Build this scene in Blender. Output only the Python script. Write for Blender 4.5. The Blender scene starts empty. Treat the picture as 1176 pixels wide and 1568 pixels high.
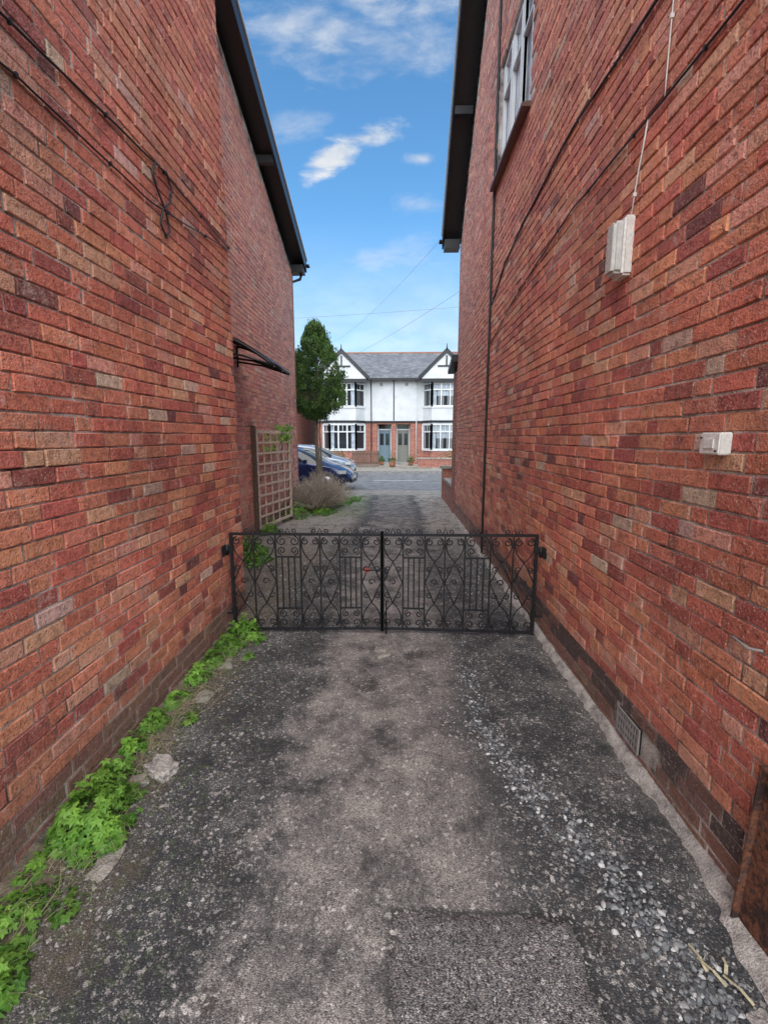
import bpy, math, random
import numpy as np
from mathutils import Vector, noise, Matrix
random.seed(7)
R=random.random
def U(a,b): return a+(b-a)*R()
scene=bpy.context.scene
# ------------------------------------------------------------ node helpers
def newmat(name):
    m=bpy.data.materials.new(name); m.use_nodes=True
    nt=m.node_tree; b=nt.nodes['Principled BSDF']
    return m,nt,b
def N(nt,t,**k):
    n=nt.nodes.new(t)
    for a,v in k.items(): setattr(n,a,v)
    return n
def setin(nt,sock,v):
    if isinstance(v,bpy.types.NodeSocket): nt.links.new(v,sock)
    else: sock.default_value=v
def math_(nt,op,a,b=None,c=None,clamp=False):
    n=N(nt,'ShaderNodeMath',operation=op,use_clamp=clamp)
    setin(nt,n.inputs[0],a)
    if b is not None: setin(nt,n.inputs[1],b)
    if c is not None: setin(nt,n.inputs[2],c)
    return n.outputs[0]
def mix(nt,f,a,b,bt='MIX'):
    n=N(nt,'ShaderNodeMix',data_type='RGBA',blend_type=bt)
    setin(nt,n.inputs[0],f)
    for s,v in ((n.inputs[6],a),(n.inputs[7],b)):
        if isinstance(v,(tuple,list)) and len(v)==3: v=(*v,1)
        setin(nt,s,v)
    return n.outputs[2]
def ramp(nt,f,stops):
    n=N(nt,'ShaderNodeValToRGB'); cr=n.color_ramp
    while len(cr.elements)<len(stops): cr.elements.new(.5)
    for e,(p,c) in zip(cr.elements,stops):
        e.position=p
        if isinstance(c,(int,float)): c=(c,c,c)
        e.color=(*c,1)
    setin(nt,n.inputs[0],f)
    return n.outputs[0]
def smooth(nt,v,a,b,lo=0.,hi=1.):
    n=N(nt,'ShaderNodeMapRange',interpolation_type='SMOOTHSTEP')
    setin(nt,n.inputs[0],v)
    n.inputs[1].default_value=a; n.inputs[2].default_value=b
    n.inputs[3].default_value=lo; n.inputs[4].default_value=hi
    return n.outputs[0]
def coords(nt): return N(nt,'ShaderNodeTexCoord').outputs['Object']
def noise_(nt,vec,scale,detail=4,rough=.55,dist=0):
    n=N(nt,'ShaderNodeTexNoise'); setin(nt,n.inputs['Vector'],vec)
    n.inputs['Scale'].default_value=scale; n.inputs['Detail'].default_value=detail
    n.inputs['Roughness'].default_value=rough; n.inputs['Distortion'].default_value=dist
    return n.outputs['Fac']
def vor(nt,vec,scale,feature='F1'):
    n=N(nt,'ShaderNodeTexVoronoi',feature=feature); setin(nt,n.inputs['Vector'],vec)
    n.inputs['Scale'].default_value=scale
    return n
def bump(nt,b,h,dist,strength=1.):
    n=N(nt,'ShaderNodeBump'); n.inputs['Distance'].default_value=dist
    n.inputs['Strength'].default_value=strength
    setin(nt,n.inputs['Height'],h); nt.links.new(n.outputs[0],b.inputs['Normal'])
    return n
def simple(name,col,rough=.6,metal=0,var=.15,scale=20,bmp=0.):
    m,nt,b=newmat(name); v=coords(nt)
    f=noise_(nt,v,scale)
    lo=tuple(c*(1-var*1.5) for c in col); hi=tuple(min(1,c*(1+var)) for c in col)
    c=ramp(nt,f,[(.3,lo),(.7,hi)])
    nt.links.new(c,b.inputs['Base Color']); b.inputs['Roughness'].default_value=rough
    b.inputs['Metallic'].default_value=metal
    if bmp: bump(nt,b,noise_(nt,v,scale*6),bmp)
    return m
# ------------------------------------------------------------ materials
def mk_brick_real():
    m,nt,b=newmat('old_red_brick'); v=coords(nt)
    at=N(nt,'ShaderNodeAttribute',attribute_name='bcol').outputs['Color']
    n1=noise_(nt,v,24,4,.68); n2=noise_(nt,v,1.1,4,.65); n3=noise_(nt,v,95,3,.7); n4=noise_(nt,v,5.5,6,.76)
    sep=N(nt,'ShaderNodeSeparateXYZ'); nt.links.new(v,sep.inputs[0])
    c=mix(nt,1,at,ramp(nt,n1,[(.28,.52),(.5,1.0),(.75,1.28)]),'MULTIPLY')
    c=mix(nt,1,c,ramp(nt,n2,[(.32,.70),(.5,.98),(.68,1.14)]),'MULTIPLY')
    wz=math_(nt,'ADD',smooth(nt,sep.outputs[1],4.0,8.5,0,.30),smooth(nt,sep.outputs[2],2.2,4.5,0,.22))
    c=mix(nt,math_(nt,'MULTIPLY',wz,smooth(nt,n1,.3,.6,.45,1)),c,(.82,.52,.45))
    c=mix(nt,smooth(nt,n4,.55,.72,0,.65),c,(.78,.56,.46))
    c=mix(nt,smooth(nt,n4,.44,.30,0,.70),c,(.17,.055,.05))
    c=mix(nt,smooth(nt,n3,.57,.70,0,.75),c,(.84,.62,.52))
    c=mix(nt,smooth(nt,n3,.43,.31,0,.85),c,(.09,.03,.028))
    low=smooth(nt,math_(nt,'ADD',sep.outputs[2],math_(nt,'MULTIPLY',n4,.9)),1.15,.45,0,.45)
    c=mix(nt,low,c,(.19,.12,.09))
    nt.links.new(c,b.inputs['Base Color']); b.inputs['Roughness'].default_value=.8
    h=math_(nt,'ADD',math_(nt,'MULTIPLY',n1,.9),math_(nt,'MULTIPLY',n3,.7))
    bump(nt,b,h,.011,1)
    return m
def mk_mortar():
    m,nt,b=newmat('lime_mortar'); v=coords(nt)
    n1=noise_(nt,v,3.5,6,.7); n2=noise_(nt,v,120,3,.6)
    c=ramp(nt,n1,[(.34,(.11,.085,.075)),(.46,(.42,.36,.32)),(.58,(.72,.66,.59)),(.7,(.82,.76,.69))])
    c=mix(nt,1,c,ramp(nt,n2,[(.3,.5),(.6,1.1)]),'MULTIPLY')
    nt.links.new(c,b.inputs['Base Color']); b.inputs['Roughness'].default_value=.95
    bump(nt,b,n2,.006)
    return m
def mk_brick_proc(name,c1=(.36,.10,.06),c2=(.22,.06,.045)):
    m,nt,b=newmat(name); v=coords(nt)
    s=N(nt,'ShaderNodeSeparateXYZ'); nt.links.new(v,s.inputs[0])
    cb=N(nt,'ShaderNodeCombineXYZ'); nt.links.new(math_(nt,'ADD',s.outputs[0],s.outputs[1]),cb.inputs[0]); nt.links.new(s.outputs[2],cb.inputs[1])
    t=N(nt,'ShaderNodeTexBrick'); nt.links.new(cb.outputs[0],t.inputs['Vector'])
    t.inputs['Color1'].default_value=(*c1,1); t.inputs['Color2'].default_value=(*c2,1)
    t.inputs['Mortar'].default_value=(.42,.37,.33,1); t.inputs['Scale'].default_value=1
    t.inputs['Brick Width'].default_value=.225; t.inputs['Row Height'].default_value=.075; t.inputs['Mortar Size'].default_value=.006
    c=mix(nt,1,t.outputs['Color'],ramp(nt,noise_(nt,v,8,5),[(.3,.7),(.7,1.2)]),'MULTIPLY')
    nt.links.new(c,b.inputs['Base Color']); b.inputs['Roughness'].default_value=.85
    bump(nt,b,t.outputs['Fac'],-.006)
    return m
def mk_drive(name,patch=False):
    m,nt,b=newmat(name); v=coords(nt)
    s=N(nt,'ShaderNodeSeparateXYZ'); nt.links.new(v,s.inputs[0]); X,Y=s.outputs[0],s.outputs[1]
    vo=vor(nt,v,75); vo2=vor(nt,v,190)
    r1=N(nt,'ShaderNodeSeparateColor'); nt.links.new(vo.outputs['Color'],r1.inputs[0])
    r2=N(nt,'ShaderNodeSeparateColor'); nt.links.new(vo2.outputs['Color'],r2.inputs[0])
    big=noise_(nt,v,1.1,4,.6); med=noise_(nt,v,3.6,7,.74); fine=noise_(nt,v,210,2,.6); sm=noise_(nt,v,22,5,.7)
    xw=math_(nt,'ADD',X,math_(nt,'MULTIPLY',math_(nt,'SUBTRACT',med,.5),.7))
    xw=math_(nt,'ADD',xw,math_(nt,'MULTIPLY',math_(nt,'SUBTRACT',big,.5),.7))
    if patch:
        base=ramp(nt,med,[(.3,(.16,.14,.135)),(.7,(.29,.26,.25))])
    else:
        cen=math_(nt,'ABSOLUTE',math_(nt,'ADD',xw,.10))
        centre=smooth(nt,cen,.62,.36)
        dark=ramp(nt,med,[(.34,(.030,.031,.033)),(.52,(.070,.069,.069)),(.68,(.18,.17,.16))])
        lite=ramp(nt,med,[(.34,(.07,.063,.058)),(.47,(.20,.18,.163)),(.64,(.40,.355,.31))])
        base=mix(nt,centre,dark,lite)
        edgeL=smooth(nt,xw,-1.02,-1.3); edgeR=smooth(nt,xw,1.02,1.2)
        base=mix(nt,math_(nt,'MULTIPLY',edgeL,.8),base,(.19,.145,.10))
        base=mix(nt,math_(nt,'MULTIPLY',edgeR,.5),base,(.22,.19,.16))
        moss=math_(nt,'MULTIPLY',smooth(nt,xw,-.55,-1.0),smooth(nt,sm,.50,.62))
        base=mix(nt,math_(nt,'MULTIPLY',moss,.5),base,(.09,.13,.04))
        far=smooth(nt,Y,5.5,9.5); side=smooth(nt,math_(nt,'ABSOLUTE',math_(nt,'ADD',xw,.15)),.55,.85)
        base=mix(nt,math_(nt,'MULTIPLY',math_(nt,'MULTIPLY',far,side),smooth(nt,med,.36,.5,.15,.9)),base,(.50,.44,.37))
        vg=math_(nt,'MULTIPLY',math_(nt,'MULTIPLY',smooth(nt,Y,9,10.5),smooth(nt,X,-.55,-1.0)),smooth(nt,sm,.42,.56))
        base=mix(nt,math_(nt,'MULTIPLY',vg,.85),base,(.20,.27,.08))
        stain=smooth(nt,noise_(nt,v,2.3,5,.65),.56,.66)
        base=mix(nt,math_(nt,'MULTIPLY',stain,.7),base,(.050,.040,.034))
        base=mix(nt,smooth(nt,sm,.60,.72,0,.45),base,(.50,.44,.38))
        base=mix(nt,smooth(nt,sm,.40,.28,0,.5),base,(.035,.033,.032))
        # thin dark joint where the later patch was cut in (flush)
        wob=math_(nt,'MULTIPLY',math_(nt,'SUBTRACT',sm,.5),.03)
        px=math_(nt,'SUBTRACT',math_(nt,'ABSOLUTE',math_(nt,'SUBTRACT',math_(nt,'ADD',X,wob),.305)),.315)
        py=math_(nt,'SUBTRACT',math_(nt,'ADD',Y,wob),1.40)
        dd=math_(nt,'MAXIMUM',px,py)
        jn=math_(nt,'MULTIPLY',smooth(nt,dd,.035,.006),.75)
        base=mix(nt,jn,base,(.035,.033,.03))
    sp=smooth(nt,r1.outputs[0],.90,.93)
    sp2=smooth(nt,r2.outputs[0],.80,.86)
    gate=smooth(nt,med,.36,.56,.2,1)
    stonec=mix(nt,r1.outputs[1],(.30,.26,.23),(.78,.72,.65))
    c=mix(nt,math_(nt,'MULTIPLY',math_(nt,'MULTIPLY',sp,gate),.8),base,stonec)
    c=mix(nt,math_(nt,'MULTIPLY',math_(nt,'MULTIPLY',sp2,gate),.5 if not patch else .85),c,(.55,.50,.46))
    c=mix(nt,smooth(nt,r2.outputs[1],.74,.8,0,.6 if not patch else .85),c,(.03,.03,.03))
    c=mix(nt,1,c,ramp(nt,fine,[(.3,.6),(.7,1.4)]),'MULTIPLY')
    nt.links.new(c,b.inputs['Base Color']); b.inputs['Roughness'].default_value=.9
    h=math_(nt,'ADD',math_(nt,'MULTIPLY',vo2.outputs['Distance'],-.7),math_(nt,'MULTIPLY',fine,.5))
    h=math_(nt,'ADD',h,math_(nt,'MULTIPLY',sm,.8))
    bump(nt,b,h,.006 if not patch else .014,.9)
    return m
def mk_leaf(name,c1,c2,c3=None,trans=.35):
    m,nt,b=newmat(name); v=coords(nt)
    at=N(nt,'ShaderNodeAttribute',attribute_name='bcol')
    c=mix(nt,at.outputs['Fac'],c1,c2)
    c=mix(nt,1,c,ramp(nt,noise_(nt,v,3,2),[(.3,.6),(.7,1.25)]),'MULTIPLY')
    nt.links.new(c,b.inputs['Base Color']); b.inputs['Roughness'].default_value=.55
    t=N(nt,'ShaderNodeBsdfTranslucent'); nt.links.new(c,t.inputs[0])
    ms=N(nt,'ShaderNodeMixShader'); ms.inputs[0].default_value=trans
    nt.links.new(b.outputs[0],ms.inputs[1]); nt.links.new(t.outputs[0],ms.inputs[2])
    nt.links.new(ms.outputs[0],nt.nodes['Material Output'].inputs[0])
    return m
def mk_attr(name,rough=.8,scale=60,bd=.004):
    m,nt,b=newmat(name); v=coords(nt)
    at=N(nt,'ShaderNodeAttribute',attribute_name='bcol').outputs['Color']
    n=noise_(nt,v,scale,3,.6)
    c=mix(nt,1,at,ramp(nt,n,[(.3,.65),(.7,1.2)]),'MULTIPLY')
    nt.links.new(c,b.inputs['Base Color']); b.inputs['Roughness'].default_value=rough
    bump(nt,b,n,bd); return m
def mk_slate():
    m,nt,b=newmat('roof_slate'); v=coords(nt)
    s=N(nt,'ShaderNodeSeparateXYZ'); nt.links.new(v,s.inputs[0])
    cb=N(nt,'ShaderNodeCombineXYZ'); nt.links.new(s.outputs[0],cb.inputs[0]); nt.links.new(s.outputs[2],cb.inputs[1])
    t=N(nt,'ShaderNodeTexBrick'); nt.links.new(cb.outputs[0],t.inputs['Vector'])
    t.inputs['Color1'].default_value=(.24,.235,.245,1); t.inputs['Color2'].default_value=(.14,.14,.15,1)
    t.inputs['Mortar'].default_value=(.05,.05,.055,1); t.inputs['Scale'].default_value=1
    t.inputs['Brick Width'].default_value=.26; t.inputs['Row Height'].default_value=.11; t.inputs['Mortar Size'].default_value=.010
    c=mix(nt,1,t.outputs['Color'],ramp(nt,noise_(nt,v,3,5),[(.3,.75),(.7,1.25)]),'MULTIPLY')
    nt.links.new(c,b.inputs['Base Color']); b.inputs['Roughness'].default_value=.6
    return m
def mk_glass(name,col=(.03,.035,.04)):
    m,nt,b=newmat(name); b.inputs['Base Color'].default_value=(*col,1); b.inputs['Roughness'].default_value=.06
    b.inputs['Specular IOR Level'].default_value=.7
    return m
def mk_rust():
    m,nt,b=newmat('rusty_steel'); v=coords(nt)
    n=noise_(nt,v,9,7,.75); n2=noise_(nt,v,60,4,.7)
    c=ramp(nt,n,[(.30,(.02,.013,.012)),(.44,(.06,.03,.023)),(.52,(.22,.08,.04)),(.60,(.07,.045,.038)),(.72,(.40,.31,.26))])
    c=mix(nt,1,c,ramp(nt,n2,[(.3,.5),(.7,1.4)]),'MULTIPLY')
    nt.links.new(c,b.inputs['Base Color']); b.inputs['Roughness'].default_value=.85; bump(nt,b,n2,.006); return m
def mk_concrete(name,col):
    m,nt,b=newmat(name); v=coords(nt)
    n=noise_(nt,v,11,6,.74); n2=noise_(nt,v,130,3,.6)
    c=ramp(nt,n,[(.32,tuple(x*.22 for x in col)),(.46,tuple(x*.75 for x in col)),(.56,col),(.8,tuple(min(.85,x*1.3) for x in col))])
    c=mix(nt,1,c,ramp(nt,n2,[(.3,.55),(.7,1.15)]),'MULTIPLY')
    nt.links.new(c,b.inputs['Base Color']); b.inputs['Roughness'].default_value=.95; bump(nt,b,math_(nt,'ADD',n,n2),.010); return m
M={}
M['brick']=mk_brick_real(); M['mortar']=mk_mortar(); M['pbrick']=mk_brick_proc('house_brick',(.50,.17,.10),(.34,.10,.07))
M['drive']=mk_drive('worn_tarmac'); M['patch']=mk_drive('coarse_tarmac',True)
M['slate']=mk_slate()
M['black']=simple('black_paint',(.018,.018,.02),.4); M['iron']=simple('black_iron',(.012,.012,.014),.5,0,.4,40,.001)
M['white']=simple('white_paint',(.74,.74,.73),.45,0,.06,6); M['render']=simple('white_render',(.69,.69,.685),.85,0,.08,2,.003)
M['pvc']=simple('old_white_plastic',(.84,.82,.76),.5,0,.12,60,.0005)
M['glass']=mk_glass('window_glass'); M['road']=simple('road_tarmac',(.20,.20,.205),.9,0,.25,3,.004)
M['paveslab']=simple('pavement_asphalt',(.32,.29,.25),.9,0,.25,4,.004)
M['soil']=simple('garden_soil',(.20,.16,.11),.95,0,.5,14,.01)
M['grassg']=simple('rough_grass_ground',(.09,.10,.045),.95,0,.5,5,.01)
M['kerb']=mk_concrete('kerb_stone',(.42,.39,.36)); M['conc']=mk_concrete('concrete_fillet',(.66,.585,.52)); M['conc2']=mk_concrete('pale_concrete',(.54,.48,.41))
M['rust']=mk_rust(); M['stone']=mk_attr('gravel_stone'); M['wood']=simple('weathered_wood',(.72,.58,.45),.8,0,.3,30,.002)
M['darkwood']=simple('dark_wood',(.14,.09,.065),.7,0,.3,30,.002); M['bark']=simple('tree_bark',(.24,.19,.14),.9,0,.4,30,.01)
M['weed']=mk_leaf('weed_leaf',(.08,.22,.025),(.30,.54,.08)); M['conifer']=mk_leaf('conifer_foliage',(.025,.08,.015),(.19,.32,.06),trans=.2)
M['bush']=mk_leaf('bush_leaf',(.05,.10,.02),(.16,.24,.05)); M['straw']=mk_attr('dry_stems',.9)
M['tyre']=simple('tyre_rubber',(.02,.02,.02),.8); M['rim']=simple('alloy_rim',(.5,.5,.52),.3,.8)
M['sill']=simple('brown_sill',(.14,.07,.05),.5); M['curtain']=simple('net_curtain',(.45,.50,.56),.15,0,.25,5)
M['terra']=simple('terracotta',(.35,.15,.08),.8); M['bluedoor']=simple('blue_door_paint',(.17,.24,.29),.4); M['greydoor']=simple('sage_door_paint',(.23,.23,.20),.4)
M['redplast']=simple('red_lock_case',(.35,.07,.05),.5); M['lens']=simple('clear_lamp_lens',(.70,.70,.66),.15); M['vent']=simple('grey_vent_grille',(.30,.27,.25),.8)
def carpaint(name,col):
    m,nt,b=newmat(name); b.inputs['Base Color'].default_value=(*col,1); b.inputs['Roughness'].default_value=.25; b.inputs['Coat Weight'].default_value=.8; b.inputs['Metallic'].default_value=.3
    return m
M['navy']=carpaint('navy_car_paint',(.014,.026,.10)); M['silver']=carpaint('silver_blue_car_paint',(.25,.29,.36))
M['carglass']=mk_glass('car_glass',(.02,.025,.03)); M['redlens']=simple('red_lamp_lens',(.35,.01,.01),.2); M['plate']=simple('number_plate',(.7,.7,.65),.5)
# ------------------------------------------------------------ mesh builder
class MB:
    def __init__(s): s.v=[];s.f=[];s.mi=[];s.mats=[];s.col=[];s.smooth=[]
    def m(s,mat):
        if mat not in s.mats: s.mats.append(mat)
        return s.mats.index(mat)
    def add(s,vs,fs,mat,col=(1,1,1),sm=False):
        o=len(s.v); s.v.extend(vs); k=s.m(mat)
        for f in fs: s.f.append(tuple(i+o for i in f)); s.mi.append(k); s.col.append(col); s.smooth.append(sm)
    def box(s,x0,x1,y0,y1,z0,z1,mat,col=(1,1,1)):
        if x0>x1:x0,x1=x1,x0
        if y0>y1:y0,y1=y1,y0
        vs=[(x0,y0,z0),(x1,y0,z0),(x1,y1,z0),(x0,y1,z0),(x0,y0,z1),(x1,y0,z1),(x1,y1,z1),(x0,y1,z1)]
        s.add(vs,[(3,2,1,0),(4,5,6,7),(0,1,5,4),(1,2,6,5),(2,3,7,6),(3,0,4,7)],mat,col)
    def beam(s,p,q,w,d,mat,up=(0,0,1),col=(1,1,1)):
        p=Vector(p);q=Vector(q);t=(q-p).normalized();u=Vector(up)
        a=t.cross(u)
        if a.length<1e-4: a=t.cross(Vector((0,1,0)))
        a.normalize(); b=a.cross(t).normalized()
        vs=[]
        for e in (p,q):
            for sa,sb in ((-1,-1),(1,-1),(1,1),(-1,1)): vs.append(tuple(e+a*sa*w/2+b*sb*d/2))
        s.add(vs,[(0,1,2,3),(7,6,5,4),(0,4,5,1),(1,5,6,2),(2,6,7,3),(3,7,4,0)],mat,col)
    def prism(s,poly,axis,a0,a1,mat,col=(1,1,1)):
        def P(p,a):
            return {'x':(a,p[0],p[1]),'y':(p[0],a,p[1]),'z':(p[0],p[1],a)}[axis]
        n=len(poly); vs=[P(p,a0) for p in poly]+[P(p,a1) for p in poly]
        fs=[tuple(range(n-1,-1,-1)),tuple(range(n,2*n))]+[(i,(i+1)%n,(i+1)%n+n,i+n) for i in range(n)]
        s.add(vs,fs,mat,col)
    def tube(s,pts,r,mat,n=6,r2=None,col=(1,1,1),caps=True):
        pts=[Vector(p) for p in pts]; L=len(pts); vs=[]; ref=None
        for i,p in enumerate(pts):
            t=(pts[min(i+1,L-1)]-pts[max(i-1,0)])
            if t.length<1e-9: t=Vector((0,0,1))
            t.normalize()
            if ref is None:
                ref=Vector((0,1,0)) if abs(t.y)<.9 else Vector((1,0,0))
            a=(ref-t*ref.dot(t))
            if a.length<1e-4: a=t.orthogonal()
            a.normalize(); ref=a; b=t.cross(a)
            rr=r if r2 is None else r+(r2-r)*i/(L-1)
            for k in range(n):
                an=2*math.pi*k/n; vs.append(tuple(p+(a*math.cos(an)+b*math.sin(an))*rr))
        fs=[]
        for i in range(L-1):
            for k in range(n):
                k2=(k+1)%n; fs.append((i*n+k,i*n+k2,(i+1)*n+k2,(i+1)*n+k))
        if caps: fs+= [tuple(range(n-1,-1,-1)),tuple((L-1)*n+k for k in range(n))]
        s.add(vs,fs,mat,col,True)
    def build(s,name,parent=None,attr=False):
        me=bpy.data.meshes.new(name); me.from_pydata(s.v,[],s.f)
        for m in s.mats: me.materials.append(m)
        me.polygons.foreach_set('material_index',s.mi)
        me.polygons.foreach_set('use_smooth',s.smooth)
        if attr:
            a=me.attributes.new('bcol','FLOAT_COLOR','CORNER')
            tot=np.array([len(f) for f in s.f]); c=np.array(s.col,dtype=np.float32)
            c4=np.ones((len(c),4),dtype=np.float32); c4[:,:3]=c
            a.data.foreach_set('color',np.repeat(c4,tot,axis=0).ravel())
        me.update()
        o=bpy.data.objects.new(name,me); scene.collection.objects.link(o)
        if parent: o.parent=parent
        return o
def empty(name):
    o=bpy.data.objects.new(name,None); scene.collection.objects.link(o); return o
# ------------------------------------------------------------ dims
XL=-1.5; XR=1.25; XF=-2.5
YC=4.3; YLF=11.4; YRF=10.0
def gz(x,y):
    z=noise.noise((x*1.3,y*1.3,0))*.010+noise.noise((x*5,y*5,3))*.005
    z+= -.012*math.exp(-((x-(.62 if y>2 else .62+(2-y)*.35))/.14)**2)
    return z
# ------------------------------------------------------------ camera
cam=bpy.data.cameras.new('camera'); co=bpy.data.objects.new('camera',cam); scene.collection.objects.link(co)
co.location=(0,0,1.7); co.rotation_euler=(math.radians(90-9.25),0,math.radians(1.72))
cam.sensor_fit='HORIZONTAL'; cam.sensor_width=36; cam.lens=700/1176*36; cam.clip_start=.05; cam.clip_end=2000
scene.camera=co
# ------------------------------------------------------------ real brick walls
PAL=[((.80,.29,.165),34),((.74,.22,.13),27),((.62,.16,.11),16),((.84,.40,.26),12),((.46,.12,.09),9),((.25,.08,.07),2.2),((.76,.50,.38),2.5)]
def pick():
    t=R()*sum(w for _,w in PAL)
    for c,w in PAL:
        t-=w
        if t<=0: break
    k=U(.85,1.10); return (c[0]*k,c[1]*k*U(.88,1.12),c[2]*k)
def brick_skin(name,X,sgn,y0,y1,ztop,holes,parent,plinth=True,seed=1):
    random.seed(seed); mb=MB(); H=.075; j=.0046; course=0; z=0
    while z<max(ztop(y) for y in (y0,(y0+y1)/2,y1,6.5 if y0<6.5<y1 else y0)):
        y=y0-.3+ (0 if course%2 else .17)+ (course*37%5)*.002+U(-.012,.012)
        k=course%4
        zw=noise.noise((0,course*.3,seed))*.002
        while y<y1:
            L=.2225 if k%4!=3 else .110
            k+=1
            a=max(y,y0); b=min(y+L,y1); y+=L+.0025
            if b-a<.03: continue
            if z+H>min(ztop(a),ztop(b)): continue
            if any(not(b<=h[0]+.01 or a>=h[1]-.01 or z+H<=h[2]+.01 or z>=h[3]-.01) for h in holes): continue
            c=pick()
            if plinth and course<4:
                rr=R()
                if course==3 or (course==2 and rr<.5): c=(.055,.047,.05) if rr<.75 else (.20,.09,.07)
                else: c=(U(.25,.38),U(.13,.18),U(.1,.13))
            elif not plinth and course<3: c=(U(.26,.36),U(.13,.18),U(.1,.13))
            pr=U(-.003,.003); w=noise.noise((a*.8,z*.8,seed*7))*.006
            def J(s=.0022): return U(-s,s)
            za=z+zw+noise.noise((a*.35,z*.35,seed+20))*.02; 
            zb=z+zw+noise.noise((b*.35,z*.35,seed+20))*.02
            jj=j+U(-.0014,.0016)
            cs=[(a+jj,za+jj),(b-jj,zb+jj),(b-jj,zb+H-jj),(a+jj,za+H-jj)]
            cs=[(p+J(),q+J()) for p,q in cs]
            cy=(a+b)/2; cz=(za+zb)/2+H/2
            vs=[]
            for dep,ins in ((-.03,0),(-.0035+pr+w,0),(pr+w,.0035)):
                for p,q in cs:
                    vs.append((X+sgn*(dep+J(.0010)), p+(ins if p<cy else -ins)+J(.0006), q+(ins if q<cz else -ins)+J(.0006)))
            fs=[(8,9,10,11)]
            for r in (0,4):
                for i in range(4):
                    i2=(i+1)%4; fs.append((r+i,r+i2,r+4+i2,r+4+i))
            if sgn<0: fs=[f[::-1] for f in fs]
            mb.add(vs,fs,M['brick'],c)
        z+=H; course+=1
    return mb.build(name,parent,True)
MD=.0075
# ---- left house
hl=empty('brick_house')
def topL(y): return 5.85
def topLF(y): return 5.55+(YLF-y)*.36
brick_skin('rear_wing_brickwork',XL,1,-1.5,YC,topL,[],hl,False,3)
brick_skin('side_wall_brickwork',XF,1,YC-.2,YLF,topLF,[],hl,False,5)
mb=MB()
mb.box(-6,XL-MD,-1.5,YC-.004,-.1,5.85,M['mortar'])
mb.prism([(YC,-.1),(YLF-.004,-.1),(YLF-.004,topLF(YLF)),(YC,topLF(YC)+.2)],'x',XF-MD,-9,M['mortar'])
mb.build('wall_core',hl)
mb=MB()
mb.box(-9,XF-.004,YLF-.003,YLF+.1,0,5.5,M['pbrick'])
mb.box(-6,XL-.012,YC-.003,YC+.012,0,5.85,M['pbrick'])
mb.build('end_walls',hl)
def verge(parent,name,xe,xw,ye,ze,sl,ynear,side):
    mb=MB(); zn=ze+(ye-ynear)*sl
    mb.prism([(ye,ze-.05),(ynear,zn-.05),(ynear,zn+.06),(ye,ze+.06)],'x',xe-.03*side*-1,xw,M['slate'])
    x2=xe+.028*side
    mb.prism([(ye+.01,ze-.22),(ynear,zn-.22),(ynear,zn+.03),(ye+.01,ze+.03)],'x',xe-.002*side,x2,M['black'])
    mb.prism([(ye+.02,ze+.035),(ynear,zn+.035),(ynear,zn+.068),(ye+.02,ze+.068)],'x',xe-.022*side,xe+.02*side,M['white'])
    mb.prism([(ye-.02,ze-.13),(ynear,zn-.13),(ynear,zn-.10),(ye-.02,ze-.10)],'x',x2+.002*side,xe+.36*side,M['black'])
    mb.box(x2+.002*side,xe+.34*side,ye-.28,ye-.02,ze-.30,ze-.135,M['black'])
    yq=ye+(ynear-ye)*.4; zq=ze+(zn-ze)*.4; mb.box(x2+.003*side,xe+.34*side,yq-.05,yq+.05,zq-.26,zq-.135,M['black'])
    g=[];n=10
    for i in range(n+1):
        a=math.pi*i/n; g.append((ye+.07-.06*math.cos(a),ze-.03-.065*math.sin(a)))
    g2=[(ye+.07-.05*math.cos(math.pi*(n-i)/n),ze-.03-.055*math.sin(math.pi*(n-i)/n)) for i in range(n+1)]
    mb.prism(g+g2,'x',xe-.06*side,xw,M['black'])
    return mb.build(name,parent)
verge(hl,'roof_and_bargeboard',-2.2,-9,11.65,5.82,.364,5.0,-1)
mb=MB(); mb.prism([(-1.5,5.85),(YC,5.85),(YC,5.98),(-1.5,5.98)],'x',XL+.12,-6,M['slate']); mb.tube([(XL-.02+.09,-1.5,5.84),(XL+.07,YC,5.84)],.05,M['black'],8); mb.build('rear_roof',hl)
mb=MB(); mb.tube([(-2.30,11.62,5.62),(-2.34,11.55,5.42),(-2.7,11.55,5.30),(-2.74,11.55,0)],.034,M['black'],8); mb.build('downpipe',hl)
# ---- right house
hr=empty('brick_house')
def topR(y): return min(5.62+(YRF-y)*1.0, 9.12-(6.5-y)*1.0 if y<6.5 else 99)
W=(5.02,6.47,4.88,6.2)
vent=(2.16,2.40,.075,.225)
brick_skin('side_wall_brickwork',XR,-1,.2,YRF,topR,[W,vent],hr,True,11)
mb=MB(); c=XR+MD
mb.box(c,8,.2,YRF-.004,-.1,W[2],M['mortar'])
mb.box(c,8,.2,W[0],W[2],5.6,M['mortar']) ; mb.box(c,8,W[1],YRF-.004,W[2],5.6,M['mortar'])
mb.box(c+.12,8,W[0],W[1],W[2],5.6,M['darkwood'])
mb.prism([(3,5.6),(W[0],5.6),(W[0],topR(W[0]))],'x',c,8,M['mortar'])
mb.prism([(W[0],W[3]),(W[1],W[3]),(6.5-.03,9.0),(W[0],topR(W[0]))],'x',c,8,M['mortar'])
mb.prism([(W[0],5.6),(W[1],5.6),(W[1],W[3]),(W[0],W[3])],'x',c+.12,8,M['darkwood'])
mb.prism([(W[1],5.6),(YRF-.004,5.6),(6.5,9.1),(W[1],9.07)],'x',c,8,M['mortar'])
mb.build('wall_core',hr)
mb=MB(); mb.box(XR+.004,8,YRF-.003,YRF+.1,0,5.55,M['pbrick']); mb.box(XR+.004,8,.1,.197,0,5.2,M['pbrick']); mb.build('end_walls',hr)
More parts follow.
